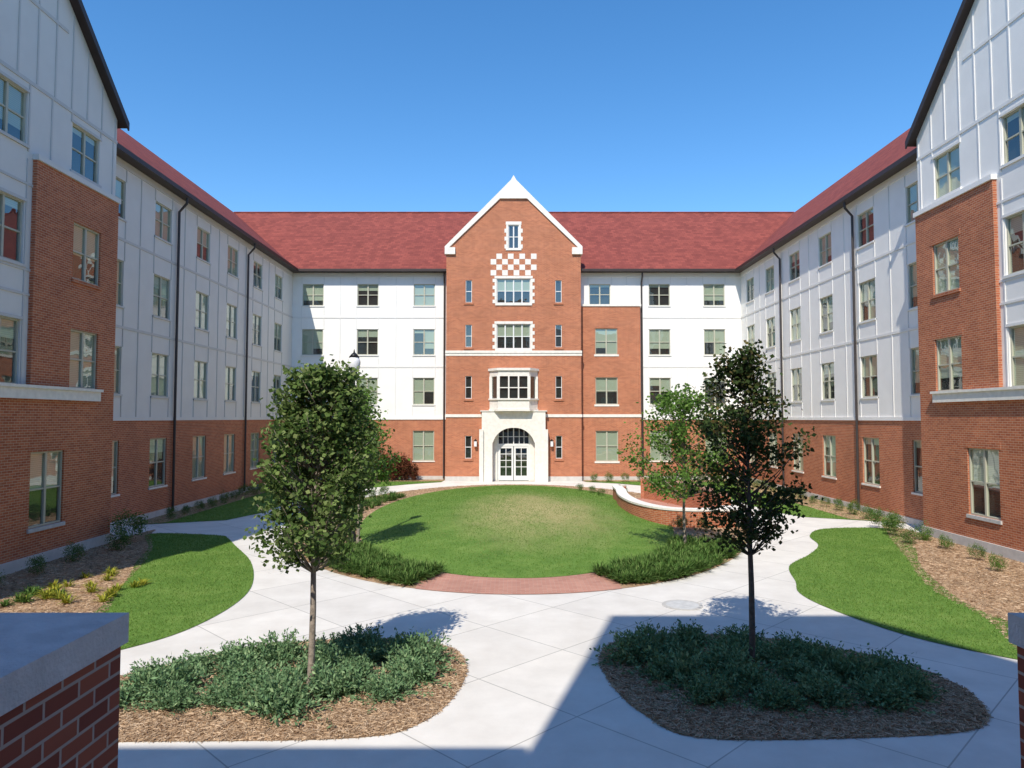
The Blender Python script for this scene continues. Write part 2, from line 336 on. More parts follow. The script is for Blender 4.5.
# tower
W=MB(); G=MB(); S=MB()
FT=Fr((0,44,0),(1,0,0),(0,-1,0)); tl,tr,tc=-4.1,4.3,0.1
tw=[(tc-1.05,tc+1.05,11.05,12.6),(tc-1.05,tc+1.05,8.2,9.75)]
nar=[(c-.2,c+.2,a,b) for c in (tc-2.8,tc+2.8) for a,b in ((11.1,12.5),(8.3,9.7),(5.1,6.5),(1.4,2.8))]
door=(tc-1.3,tc+1.3,0.0,3.4)
allw=tw+nar
FT.wall(W,tl,tr,0,14.4,allw+[door],'brick')
for q in tw: FT.window(G,q,cols=4,rows=2,blind=.5,fm='white_frame')
for q in nar: FT.window(G,q,cols=1,rows=2,blind=0,fm='white_frame',fw=.035)
for q in allw:
    a,b,c,d=q; big=b-a>1
    FT.box(S,a-.1,b+.1,c-.14,c-.001,-.03,.06,'stone' if big else 'brick'); 
    if big:
        FT.box(S,a-.14,b+.14,d+.001,d+.16,-.03,.05,'stone')
        z=c; k=0
        while z<d-.01:
            h=min(.22,d-z); wd=.26 if k%2==0 else .13
            FT.box(S,a-wd,a-.001,z,z+h-.002,-.03,.03,'stone'); FT.box(S,b+.001,b+wd,z,z+h-.002,-.03,.03,'stone'); z+=h; k+=1
ap=18.5; sh=14.4; gz=lambda u: ap-(abs(u-tc))*(ap-sh)/(4.2)
gw=(tc-.33,tc+.33,14.5,16.0)
def g(p): FT.q(W,[(u,z,0) for u,z in p],'brick')
g([(tl,sh),(gw[0],sh),(gw[0],gz(gw[0]))]); g([(gw[1],sh),(tr,sh),(gw[1],gz(gw[1]))])
g([(gw[0],sh),(gw[1],sh),(gw[1],14.5),(gw[0],14.5)])
g([(gw[0],16),(gw[1],16),(gw[1],gz(gw[1])),(tc,ap),(gw[0],gz(gw[0]))])
FT.q(W,[(gw[0],14.5,0),(gw[0],16,0),(gw[0],16,-.14),(gw[0],14.5,-.14)],'stone'); FT.q(W,[(gw[1],14.5,0),(gw[1],16,0),(gw[1],16,-.14),(gw[1],14.5,-.14)],'stone')
FT.q(W,[(gw[0],16,0),(gw[1],16,0),(gw[1],16,-.14),(gw[0],16,-.14)],'stone'); FT.window(G,gw,2,2,'white_frame',0)
for z0,k in zip(np.arange(14.5,16,.25),range(6)):
    wd=.24 if k%2==0 else .13
    FT.box(S,gw[0]-wd,gw[0]-.001,z0,z0+.248,-.03,.03,'stone'); FT.box(S,gw[1]+.001,gw[1]+wd,z0,z0+.248,-.03,.03,'stone')
FT.box(S,gw[0]-.16,gw[1]+.16,16.001,16.2,-.03,.04,'stone'); FT.box(S,gw[0]-.16,gw[1]+.16,14.38,14.499,-.03,.05,'stone')
for sg in (-1,1):
    pts=[(tc+sg*4.3,14.30),(tc+sg*4.3,14.62),(tc+sg*.0,ap+.5),(tc+sg*.0,ap-.02)]
    if sg<0: pts=pts[::-1]
    FT.prism(S,pts,-.4,.1,'stone')
    FT.box(S,tc+sg*3.65,tc+sg*4.3,14.12,14.55,-.402,.14,'stone')
FT.prism(S,[(tc-.85,ap-.85),(tc+.85,ap-.85),(tc,ap+.62)],-.41,.13,'stone')
for i in range(8):
    for j in range(4):
        if (i+j)%2==0: FT.box(S,tc-1.44+i*.36+.004,tc-1.44+(i+1)*.36-.004,12.8+j*.345,12.8+(j+1)*.345-.006,-.02,.015,'stone')
FT.box(S,tl-.05,tr+.05,7.93,8.08,-.02,.07,'stone'); FT.box(S,tl-.05,tr+.05,7.76,7.929,-.02,.03,'stone')
FT.box(S,tl-.04,tc-1.95,3.95,4.13,-.02,.06,'stone'); FT.box(S,tc+1.95,tr+.04,3.95,4.13,-.02,.06,'stone')
W.poly([(tl,45,0),(tl,44,0),(tl,44,14.4),(tl,45,14.4)],'brick'); W.poly([(tr,44,0),(tr,45,0),(tr,45,14.4),(tr,44,14.4)],'brick')
FT.box(W,tl-.02,tc-1.95,-.2,.3,-.1,.04,'foundation'); FT.box(W,tc+1.95,tr+.02,-.2,.3,-.1,.04,'foundation')
R=MB()
for sg,e in ((-1,tl),(1,tr)):
    R.poly([(e,44.35,14.3),(tc,44.35,18.4),(tc,53,18.4),(e,53,14.3)],'roof_shingle')
    W.poly([(e,45.0,13),(e,48,13),(e,48,14.4),(e,45.0,14.4)],'brick')
def plan(mb,pts,z0,z1,mat,F=FT):
    bot=[F.P(u,z0,d) for u,d in pts]; top=[F.P(u,z1,d) for u,d in pts]
    mb.poly(top[::-1],mat); mb.poly(bot,mat)
    for i in range(len(pts)):
        j=(i+1)%len(pts); mb.poly([bot[i],bot[j],top[j],top[i]],mat)
def orp(s,dd=0): return [(tc-1.5-dd,-.02),(tc-.95-dd*.6,.8+dd),(tc+.95+dd*.6,.8+dd),(tc+1.5+dd,-.02)]
O=MB()
plan(O,orp(0),4.45,5.0,'stone'); plan(O,orp(0,.08),5.0,5.1,'stone'); plan(O,orp(0,0),6.45,6.8,'stone'); plan(O,orp(0,.1),6.8,6.95,'stone')
plan(O,orp(0,.05),4.32,4.45,'stone'); 
plan(O,[(tc-1.1,-.02),(tc-.7,.5),(tc+.7,.5),(tc+1.1,-.02)],4.12,4.32,'stone')
plan(O,orp(0,-.12),5.1,6.45,'interior_dark')
gp=orp(0,-.06); 
for i in range(3):
    a,b=gp[i],gp[i+1]; O.poly([FT.P(a[0],5.1,a[1]),FT.P(b[0],5.1,b[1]),FT.P(b[0],6.45,b[1]),FT.P(a[0],6.45,a[1])],'glass')
pp=orp(0,-.03)
def post(a,b,t,r=.07):
    u=a[0]+(b[0]-a[0])*t; d=a[1]+(b[1]-a[1])*t; FT.box(O,u-r,u+r,5.1,6.45,d-r,d+r*.8,'stone')
post(pp[0],pp[1],.1,.09);post(pp[0],pp[1],1,.09);post(pp[1],pp[2],1,.09);post(pp[2],pp[3],.9,.09);post(pp[1],pp[2],.34,.045);post(pp[1],pp[2],.66,.045)
FT.box(O,tc-.9,tc+.9,5.72,5.78,.68,.79,'stone')
O.make('oriel_window',hall)
D=MB()
FT.box(D,tc-1.95,tc-1.3,0,4.3,-.02,.45,'stone'); FT.box(D,tc+1.3,tc+1.95,0,4.3,-.02,.45,'stone')
FT.box(D,tc-2.1,tc-1.85,0,3.2,.1,.6,'stone'); FT.box(D,tc+1.85,tc+2.1,0,3.2,.1,.6,'stone')
arch=[]
for i in range(17):
    t=-1+i/8; arch.append((tc+1.3*t,2.35+.95*(1-abs(t)**2.4)**.75))
FT.prism(D,[(tc-1.3,4.3)]+arch+[(tc+1.3,4.3)],-.02,.449,'stone')
FT.box(D,tc-2.05,tc+2.05,4.3,4.36,-.02,.5,'stone')
FT.q(D,[(tc-1.3,0,-.5),(tc+1.3,0,-.5),(tc+1.3,3.4,-.5),(tc-1.3,3.4,-.5)],'interior_dark')
for sg in (-1,1):
    FT.box(D,tc+sg*1.3,tc+sg*1.02,0,3.4,-.5,-.14,'stone')
    FT.box(D,tc+sg*1.015,tc+sg*.93,0,3.3,-.36,-.24,'white_frame')
    FT.box(D,tc+sg*.02,tc+sg*.13,0.04,2.15,-.35,-.26,'white_frame'); FT.box(D,tc+sg*.82,tc+sg*.925,0.04,2.15,-.35,-.26,'white_frame')
    FT.box(D,tc+sg*.13,tc+sg*.82,0.04,.32,-.35,-.26,'white_frame'); FT.box(D,tc+sg*.13,tc+sg*.82,2.02,2.15,-.35,-.26,'white_frame')
    FT.box(D,tc+sg*.455,tc+sg*.495,.32,2.02,-.34,-.27,'white_frame')
    for z in (.85,1.25,1.65): FT.box(D,tc+sg*.13,tc+sg*.82,z,z+.035,-.338,-.272,'white_frame')
    for u in (.33,.63): FT.box(D,tc+sg*u,tc+sg*(u+.035),2.3,3.4,-.34,-.27,'white_frame')
FT.box(D,tc-.93,tc+.93,2.16,2.3,-.36,-.24,'white_frame'); FT.box(D,tc-.03,tc+.03,2.3,3.4,-.34,-.265,'white_frame'); FT.box(D,tc-.93,tc+.93,2.72,2.755,-.337,-.27,'white_frame')
FT.q(D,[(tc-.93,0,-.31),(tc+.93,0,-.31),(tc+.93,3.4,-.31),(tc-.93,3.4,-.31)],'glass')
for sg in (-1,1):
    FT.box(D,tc+sg*2.35-.03,tc+sg*2.35+.03,2.5,2.6,0,.2,'lamp_metal'); FT.box(D,tc+sg*2.35-.08,tc+sg*2.35+.08,2.15,2.48,.1,.26,'lamp_glass'); FT.box(D,tc+sg*2.35-.1,tc+sg*2.35+.1,2.48,2.53,.08,.28,'lamp_metal')
D.make('entrance_door',hall); W.make('tower_walls',hall); G.make('tower_windows',hall); S.make('tower_stone_trim',hall)
# roofs
z0,z1=13.3,19.4
xl,xr=-13.6,14.2; Yb=44.45; rl,rr,ry=-21.0,21.3,53.0
R.poly([(xl,Yb,z0),(xr,Yb,z0),(rr,ry,z1),(rl,ry,z1)],'roof_shingle')
R.poly([(xl,19,z0),(xl,Yb,z0),(rl,ry,z1),(rl,19,z1)],'roof_shingle')
R.poly([(xr,Yb,z0),(xr,19,z0),(rr,19,z1),(rr,ry,z1)],'roof_shingle')
R.poly([(rl,ry,z1),(rr,ry,z1),(rr+7,ry+8,z0),(rl-7,ry+8,z0)],'roof_shingle')
R.poly([(rl,19,z1),(rl,ry,z1),(rl-7,ry+8,z0),(rl-7,19,z0)],'roof_shingle')
R.poly([(rr,ry,z1),(rr,19,z1),(rr+7,19,z0),(rr+7,ry+8,z0)],'roof_shingle')
R.box(rl,rr,ry-.12,ry+.12,z1-.02,z1+.05,'roof_shingle')
for a,b in ((xl,tl-.02),(tr+.02,xr)):
    R.box(a,b,Yb-.12,Yb+.0,z0-.15,z0+.0,'fascia'); R.box(a,b,Yb+.0,45.05,z0-.14,z0-.1,'fascia')
R.box(xl-.45,xl-.001,19,45,z0-.14,z0-.1,'fascia'); R.box(xl,xl+.12,19,Yb-.12,z0-.16,z0+.01,'fascia')
R.box(xr+.001,xr+.45,19,45,z0-.14,z0-.1,'fascia'); R.box(xr-.12,xr,19,Yb-.12,z0-.16,z0+.01,'fascia')
R.make('roof',hall)
Bk=MB()
Bk.box(-28,28.3,60.7,61,0,13.3,'brick'); Bk.box(-28,-27.7,19,60.7,0,13.3,'brick'); Bk.box(28,28.3,19,60.7,0,13.3,'brick')
Bk.poly([(-27.7,19,0),(-14,19,0),(-14,19,13.3),(-21,19,19.4),(-27.7,19,13.3)],'brick'); Bk.poly([(28,19,0),(14.6,19,0),(14.6,19,13.3),(21.3,19,19.4),(28,19,13.3)],'brick')
Bk.make('rear_walls',hall)
P=MB()
def dsp(F,u,zt=13.1):
    P.tube([F.P(u,zt,.42),F.P(u,zt-.25,.4),F.P(u,zt-.6,.1),F.P(u,.1,.1)],[.055]*4,'downspout_metal',8)
for u in (29.3,37.1): dsp(FL,u)
for u in (29.9,38.1): dsp(FRt,u)
dsp(FB,-4.3); dsp(FB,8.25); 
P.make('downspouts',hall)

# foreground gabled buildings
def gabled(Xf,sgn,dY):
    e=empty('gabled_brick_building'); F=Fr((Xf,dY,0),(0,1,0),(sgn,0,0)); W=MB(); G=MB(); T=MB(); Rf=MB()
    br='brick' 
    u0,u1=10.3,22.7; b0,b1=14.2,18.8; cu=16.5; apz=13.5+.92*6.2
    pn,bt=('panel_shaded','batten_shaded') if sgn>0 else ('panel','batten')  # left building takes the siding with painted-in shade
    gws=[(18.9,20.3,1.0,3.0),(16.2,17.6,1.0,3.0),(13.4,14.8,1,3)]
    w1=F.wall(W,u0,u1,.3,4.7,gws,br); F.box(W,u0,u1+.02,-.2,.3,-.1,.05,'foundation')
    F.box(T,u0,21.8,4.4,4.7,0,.12,'stone'); F.box(T,u0,21.85,4.68,4.76,0,.17,'stone')
    wA=F.wall(W,b1,u1,4.7,10.75,wins([21.1],ROWS[1:3]),br); wB=F.wall(W,u0,b0,4.7,10.75,wins([11.9],ROWS[1:3]),br)
    F2=F.off(-.12)
    wC=F2.wall(W,b0,b1,4.7,10.75,wins([17.85,15.15],ROWS[1:3]),pn)
    wD=F2.wall(W,u0,u1,10.75,13.5,wins([21.1,17.85,15.15,11.9],ROWS[3:]),pn)
    F2.q(W,[(u0,13.5,0),(u1,13.5,0),(cu,apz,0)],pn)
    for u in (b0,b1): F.q(W,[(u,4.7,-.12),(u,4.7,0),(u,10.75,0),(u,10.75,-.12)],br)
    for a,b in ((b1,u1),(u0,b0)): F.box(T,a-.03,b+.03,10.75,10.9,-.12,.06,pn)
    for F_,ws in ((F,w1+wA+wB),(F2,wC+wD)):
        for q in ws:
            F_.window(G,q); 
            if F_ is F: 
                F_.box(T,q[0]-.06,q[1]+.06,q[2]-.1,q[2]-.001,-.03,.05,br if q[3]>4 else 'stone_cap'); F_.box(T,q[0]-.1,q[1]+.1,q[3]+.001,q[3]+.2,-.03,.012,br)
            else: 
                F_.box(T,q[0]-.08,q[1]+.08,q[2]-.08,q[2]-.001,-.02,.05,bt); F_.box(T,q[0]-.08,q[1]+.08,q[3]+.001,q[3]+.08,-.02,.03,bt)
    F2.battens(T,[b0+.1,14.41,15.89,16.5,17.11,18.59],4.77,10.7,wC,bt)
    for z in (7.1,7.75,10.0): F2.box(T,b0,b1,z,z+.07,0,.026,bt)
    usD=[10.5,11.19,12.61,13.5,14.41,15.89,16.5,17.11,18.59,19.5,20.38,21.82,22.5]
    F2.battens(T,usD,10.9,12.7,wD,bt); F2.box(T,u0,u1,12.7,12.8,0,.026,bt)
    for u in np.arange(u0+.3,u1,.75):
        zt=13.4+.92*(6.2-abs(u-cu))
        if zt>13.2: F2.box(T,u-.025,u+.025,12.8,zt,0.001,.022,bt)
    F2.box(T,cu-3.6,cu+3.6,14.9,15.0,0,.026,bt)
    for s in (-1,1):
        e0=(cu+s*6.4,13.5-.92*.2)
        for th,d0,d1,mt in ((.14,-14,.12,'fascia'),(.16,.12,.17,'fascia')):
            zz=.02 if d1>.15 else 0
            pts=[(e0[0],e0[1]-.02-(.08 if zz else 0)),(e0[0],e0[1]+th+zz-.02),(cu,apz+th+zz-.02),(cu,apz+.0-(.08 if zz else 0))]
            if s<0: pts=pts[::-1]
            F.prism(Rf,pts,d0,d1,mt)
        F.q(Rf,[(e0[0],e0[1]+.135,-14),(e0[0],e0[1]+.135,.1),(cu,apz+.135,.1),(cu,apz+.135,-14)],'roof_shingle')
    for u in (u0,u1):
        F.q(W,[(u,0,0),(u,0,-13.5),(u,13.5,-13.5),(u,13.5,-.12),(u,10.75,-.12),(u,10.75,0)],br)
    F.q(W,[(u0,0,-13.5),(u1,0,-13.5),(u1,13.5,-13.5),(cu,apz,-13.5),(u0,13.5,-13.5)],br)
    W.make('walls',e); G.make('windows',e); T.make('trim',e); Rf.make('roof',e)
gabled(-12.6,1,-0.25); gabled(13.8,-1,1.3)
# building the photographer stands against + terrace
eb=empty('entrance_building'); W=MB(); G=MB()
FE=Fr((0,-1.3,0),(1,0,0),(0,1,0))
prof=[(-30,11.7),(-2.8,11.7),(-2.8,18.7),(2.0,18.7),(4.2,15.4),(14,14.4),(14,11.2),(30,11.2)]
FE.prism(W,[(-30,0)]+[(30,0)]+prof[::-1],-10,-.3,'brick')
ew=wins([-24,-20,-16,-12,-8,8,12,16,20,24],ROWS[:3])
FE.wall(W,-30,30,0,11.2,ew,'brick')
for q in ew: FE.window(G,q)
FE.wall(W,-2.8,2,11.2,18.7,[(-1.3,.5,12,14)],'brick'); FE.window(G,(-1.3,.5,12,14))
FE.q(W,[(2,11.2,0),(14,11.2,0),(14,14.4,0),(4.2,15.4,0),(2,18.7,0)],'panel')
FE.box(W,-30,-2.8,11.2,11.75,-.6,.15,'stone_cap')
W.make('walls',eb); G.make('windows',eb)
T=MB(); T.box(-4,4.4,-1.3,2.6,0,2.2,'concrete'); T.make('terrace',eb)
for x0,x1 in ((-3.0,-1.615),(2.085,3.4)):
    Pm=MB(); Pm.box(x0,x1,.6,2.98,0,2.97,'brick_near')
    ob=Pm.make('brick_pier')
    C=MB(); C.box(x0-.02,x1+.02,.57,3.0,2.97,3.09,'stone_cap'); c=C.make('cap',ob)
    bv=c.modifiers.new('b','BEVEL'); bv.width=.012; bv.segments=2
# ---------------------------------------------------------------- ground
def sm(pts,n=6):
    out=[]; k=len(pts)
    for i in range(k):
        p0,p1,p2,p3=[np.array(pts[(i+j-1)%k],float) for j in range(4)]
        for s in range(n):
            t=s/n; out.append(tuple(.5*((2*p1)+(-p0+p2)*t+(2*p0-5*p1+4*p2-p3)*t*t+(-p0+3*p1-3*p2+p3)*t**3)))
    return out
def inside(poly,X,Y):
    c=np.zeros(len(X),bool); n=len(poly)
    for i in range(n):
        x1,y1=poly[i]; x2,y2=poly[(i+1)%n]
        cond=((y1>Y)!=(y2>Y)); xi=(x2-x1)*(Y-y1)/((y2-y1) if y2!=y1 else 1e-9)+x1
        c^= cond&(X<xi)
    return c
def samp(poly,n):
    P=np.array(poly); lo=P.min(0); hi=P.max(0); out=np.zeros((0,2))
    while len(out)<n:
        q=rng.uniform(lo,hi,(n*2,2)); q=q[inside(poly,q[:,0],q[:,1])]; out=np.vstack([out,q])
    return out[:n]
def area(poly):
    P=np.array(poly); return abs(np.sum(P[:,0]*np.roll(P[:,1],-1)-P[:,1]*np.roll(P[:,0],-1)))/2
def sheet(name,poly,z,mat,parent=None):
    b=MB(); b.poly([(x,y,z) for x,y in poly],mat); return b.make(name,parent)
def blades(name,P2,z,hmin,hmax,w,mat,parent,flat=False):
    n=len(P2); a=rng.uniform(0,2*np.pi,n); h=rng.uniform(hmin,hmax,n); ln=rng.normal(0,.6,(n,2))*h[:,None]
    V=np.zeros((n,3,3)); dx=np.cos(a)*w/2; dy=np.sin(a)*w/2
    if np.isscalar(z): z=np.full(n,z)
    V[:,0,0]=P2[:,0]-dx;V[:,0,1]=P2[:,1]-dy;V[:,0,2]=z
    V[:,1,0]=P2[:,0]+dx;V[:,1,1]=P2[:,1]+dy;V[:,1,2]=z
    V[:,2,0]=P2[:,0]+ln[:,0];V[:,2,1]=P2[:,1]+ln[:,1];V[:,2,2]=z+h
    return mesh_np(name,V,mat,parent)
def straws(name,P2,z,mat,parent):
    n=len(P2); a=rng.uniform(0,np.pi,n); l=rng.uniform(.05,.13,n); V=np.zeros((n,4,3)); w=.004
    c=np.cos(a);s=np.sin(a); zz=z+rng.uniform(.003,.018,n)
    for k,(sa,sb) in enumerate(((-1,-1),(1,-1),(1,1),(-1,1))):
        V[:,k,0]=P2[:,0]+sa*c*l/2-sb*s*w; V[:,k,1]=P2[:,1]+sa*s*l/2+sb*c*w; V[:,k,2]=zz+sa*rng.uniform(-.006,.012,n)
    return mesh_np(name,V,mat,parent)
sheet('ground',[(-400,-400),(400,-400),(400,400),(-400,400)],-0.01,'grass')
sheet('concrete_paving',[(-14,-1.3),(14.6,-1.3),(14.6,45),(-14,45)],0.0,'concrete')
def lawn(poly,mat='grass',dens=700,w=.013):
    e=empty('lawn'); sheet('turf',poly,.012,mat,e); n=int(area(poly)*dens)
    blades('grass_blades',samp(poly,n),.01,.02,.045,w,'blade',e); return e
def bed(poly,z=.008,dens=500):
    e=empty('mulch_bed'); sheet('mulch',poly,z,'pine_straw',e)
    straws('pine_straw',samp(poly,int(area(poly)*dens)),z,'straw',e); return e
bed(sm([(-12.6,24),(-12.6,10),(-10,9.8),(-7.4,10.6),(-6.9,12),(-8,14.2),(-9.0,16.5),(-9.8,19),(-10.8,21.5),(-12,23.7)],4))
lawnL=[(-7.2,11.6),(-6.6,12.1),(-6.0,13.2),(-5.8,15.0),(-6.1,16.9),(-7.1,19.5),(-8.4,21.8),(-9.2,23.2),(-9.8,23.8),(-12.2,24.1),(-10.9,21.5),(-10.2,19.5),(-9.2,17.1),(-8.4,14.6),(-8.0,12.6)]
lawn(sm(lawnL,5))
bed(sm([(13.8,25),(13.8,9),(10.5,9),(8.6,10.6),(8.4,11.8),(9.2,14),(9.6,16.5),(11.0,20),(12.8,24.4)],4))
lawnR=[(6.75,17.1),(7.3,18.9),(8.5,20.5),(9.4,22),(9.85,23.7),(11.0,25.2),(13.2,25.3),(12.9,23.6),(12.0,21.3),(11.0,19.4),(10.2,17.4),(9.5,14.9),(9.6,13.2),(9.9,11.2),(9.0,11.1),(8.1,11.7),(7.1,12.9),(6.5,14.7),(6.4,16)]
lawn(sm(lawnR,5))
# oval
cx,cy=0.15,28.9; A,B=8.3,13.0; lcx,lcy,a_,b_=0.15,29.35,5.9,11.9
def ell(cx,cy,a,b,t0=0,t1=360,n=96): return [(cx+a*math.cos(math.radians(t0+(t1-t0)*i/n)),cy+b*math.sin(math.radians(t0+(t1-t0)*i/n))) for i in range(n+(0 if t1-t0>=360 else 1))]
ov=ell(cx,cy,A,B)
e=empty('mulch_bed'); sheet('mulch',ov,.006,'pine_straw',e)
P2=samp(ov,80000); m_=((P2[:,0]-lcx)/a_)**2+((P2[:,1]-lcy)/b_)**2>1; m_&=~((P2[:,1]<20)&(abs(P2[:,0]-.15)<2.6)); P2=P2[m_]; straws('pine_straw',P2,.006,'straw',e)
cres=ell(cx,cy,A+.02,B+.02,253.5,286.5,24); inn=[(x,y) for x,y in ell(lcx,lcy,a_,b_,246,294,24)][::-1]
sheet('brick_paving',cres+inn,.012,'paver')
e=empty('lawn'); b=MB(); nr,ns=14,72
def dz(x,y):
    r2=((x-lcx)/a_)**2+((y-lcy)/b_)**2; return .016+.42*np.clip(1-r2,0,1)**1.3
for i in range(nr):
    for j in range(ns):
        q=[]
        for (ii,jj) in ((i,j),(i+1,j),(i+1,j+1),(i,j+1)):
            r=ii/nr; t=2*math.pi*jj/ns; x=lcx+a_*r*math.cos(t); y=lcy+b_*r*math.sin(t); q.append((x,y,float(dz(x,y))))
        if i==0: q=[q[0],q[1],q[2]]
        b.poly(q,'grass_dry')
b.make('turf',e,smooth=True)
P2=samp(ell(lcx,lcy,a_,b_),80000)
blob=np.zeros(len(P2)); 
for _ in range(30):
    bx,by=rng.normal(.9,1.9),rng.normal(26.5,4.5); blob+=np.exp(-(((P2[:,0]-bx)/rng.uniform(.35,.8))**2+((P2[:,1]-by)/rng.uniform(.7,2.0))**2))
dry=blob>rng.uniform(.3,1.4,len(P2))
blades('grass_blades',P2[~dry],dz(P2[~dry][:,0],P2[~dry][:,1])-.004,.02,.045,.016,'blade',e)
blades('grass_blades',P2[dry],dz(P2[dry][:,0],P2[dry][:,1])-.004,.012,.032,.018,'blade_dry',e)
lawnFL=[(-14,26.0),(-12.5,26.6),(-10.9,27.3),(-10.3,29.3),(-10.2,32),(-9.6,36),(-8.2,39.5),(-6,42),(-4.3,43.4),(-4.2,45),(-14,45)]
lawn(lawnFL,dens=250,w=.025)
lawnFR=[(14.6,26.5),(13.4,27.2),(11.4,28.2),(10.8,30),(10.6,33),(9.9,37),(8.4,40.2),(6.2,42.5),(4.5,43.5),(4.4,44.5),(14.6,45)]
lawn(lawnFR,dens=250,w=.025)
bed([(14.6,26.4),(13.0,27.6),(12.9,44),(14.6,44)],.02,100); bed([(-14,25.9),(-12.9,26.6),(-12.9,44),(-14,44)],.02,100)
bed([(-14,43.4),(-4.3,43.8),(-4.2,45),(-14,45)],.024,100); bed([(4.4,43.7),(14.6,43.4),(14.6,45),(4.4,44.58)],.024,100)
bedL=sm([(-6.8,8.75),(-4.5,8.75),(-1.9,8.85),(-1.15,9.3),(-.8,10.2),(-.72,11.4),(-1.2,12.4),(-2.6,12.75),(-4.3,12.3),(-5.6,11.2),(-6.8,9.9)],5)
bed(bedL,.008,2200)
bedR=sm([(2.3,8.85),(1.75,9.5),(1.45,10.6),(1.45,11.9),(2.0,12.7),(3.5,13.0),(5.0,12.5),(6.1,11.6),(6.5,10.6),(6.3,9.6),(5.7,9.05),(4.2,8.85)],5)
bed(bedR,.008,2200)
M=MB(); M.tube([(3.55,15.0,0),(3.55,15.0,.01)],[.42,.42],'iron',28); M.tube([(3.55,15.0,.01),(3.55,15.0,.014)],[.34,.34],'stone_cap',28); M.make('manhole_cover')
# curved brick planter with seat cap
def ribbon(mb,path,w,z0,z1,mat):
    P=np.array(path); t=np.gradient(P,axis=0); t/=np.linalg.norm(t,axis=1)[:,None]; nn=np.stack([-t[:,1],t[:,0]],1)
    Lf=P+nn*w/2; Rt=P-nn*w/2
    u=0
    for i in range(len(P)-1):
        du=float(np.linalg.norm(P[i+1]-P[i]))
        for q,side in (([(*Lf[i],z1),(*Lf[i+1],z1),(*Rt[i+1],z1),(*Rt[i],z1)],0),([(*Rt[i],z0),(*Rt[i+1],z0),(*Rt[i+1],z1),(*Rt[i],z1)],1),([(*Lf[i+1],z0),(*Lf[i],z0),(*Lf[i],z1),(*Lf[i+1],z1)],2)):
            q=[tuple(float(c) for c in p) for p in q]; mb.poly(q,mat)
            if side: 
                uv=[(u,z0),(u+du,z0),(u+du,z1),(u,z1)] if side==1 else [(u+du,z0),(u,z0),(u,z1),(u+du,z1)]
                mb.uv[-4:]=uv
        u+=du
    for i in (0,-1): mb.poly([(*map(float,Lf[i]),z0),(*map(float,Rt[i]),z0),(*map(float,Rt[i]),z1),(*map(float,Lf[i]),z1)],mat)
S=MB()
path=sm([(5.4,34.6),(4.95,32.4),(4.75,30.0),(4.95,27.6),(5.7,26.0),(7.0,25.7),(7.9,26.6)],6)[:37]
ribbon(S,path,.4,0,.58,'brick'); ribbon(S,path,.46,.58,.65,'stone')
S.make('brick_planter_wall')
S=MB(); path2=sm([(6.4,34.4),(7.3,32.6),(7.9,30.6),(8.1,28.4),(7.9,27.4)],6)[:25]
ribbon(S,path2,.4,0,.95,'brick'); ribbon(S,path2,.46,.95,1.02,'paver'); S.make('brick_seat_wall')
sheet('brick_paving',[(5.4,34.4),(4.95,32),(4.75,30),(5.0,27.6),(5.7,26.1),(7.0,25.8),(7.9,27),(8.1,28.4),(7.9,30.6),(7.3,32.6),(6.3,34.4)],.03,'paver')
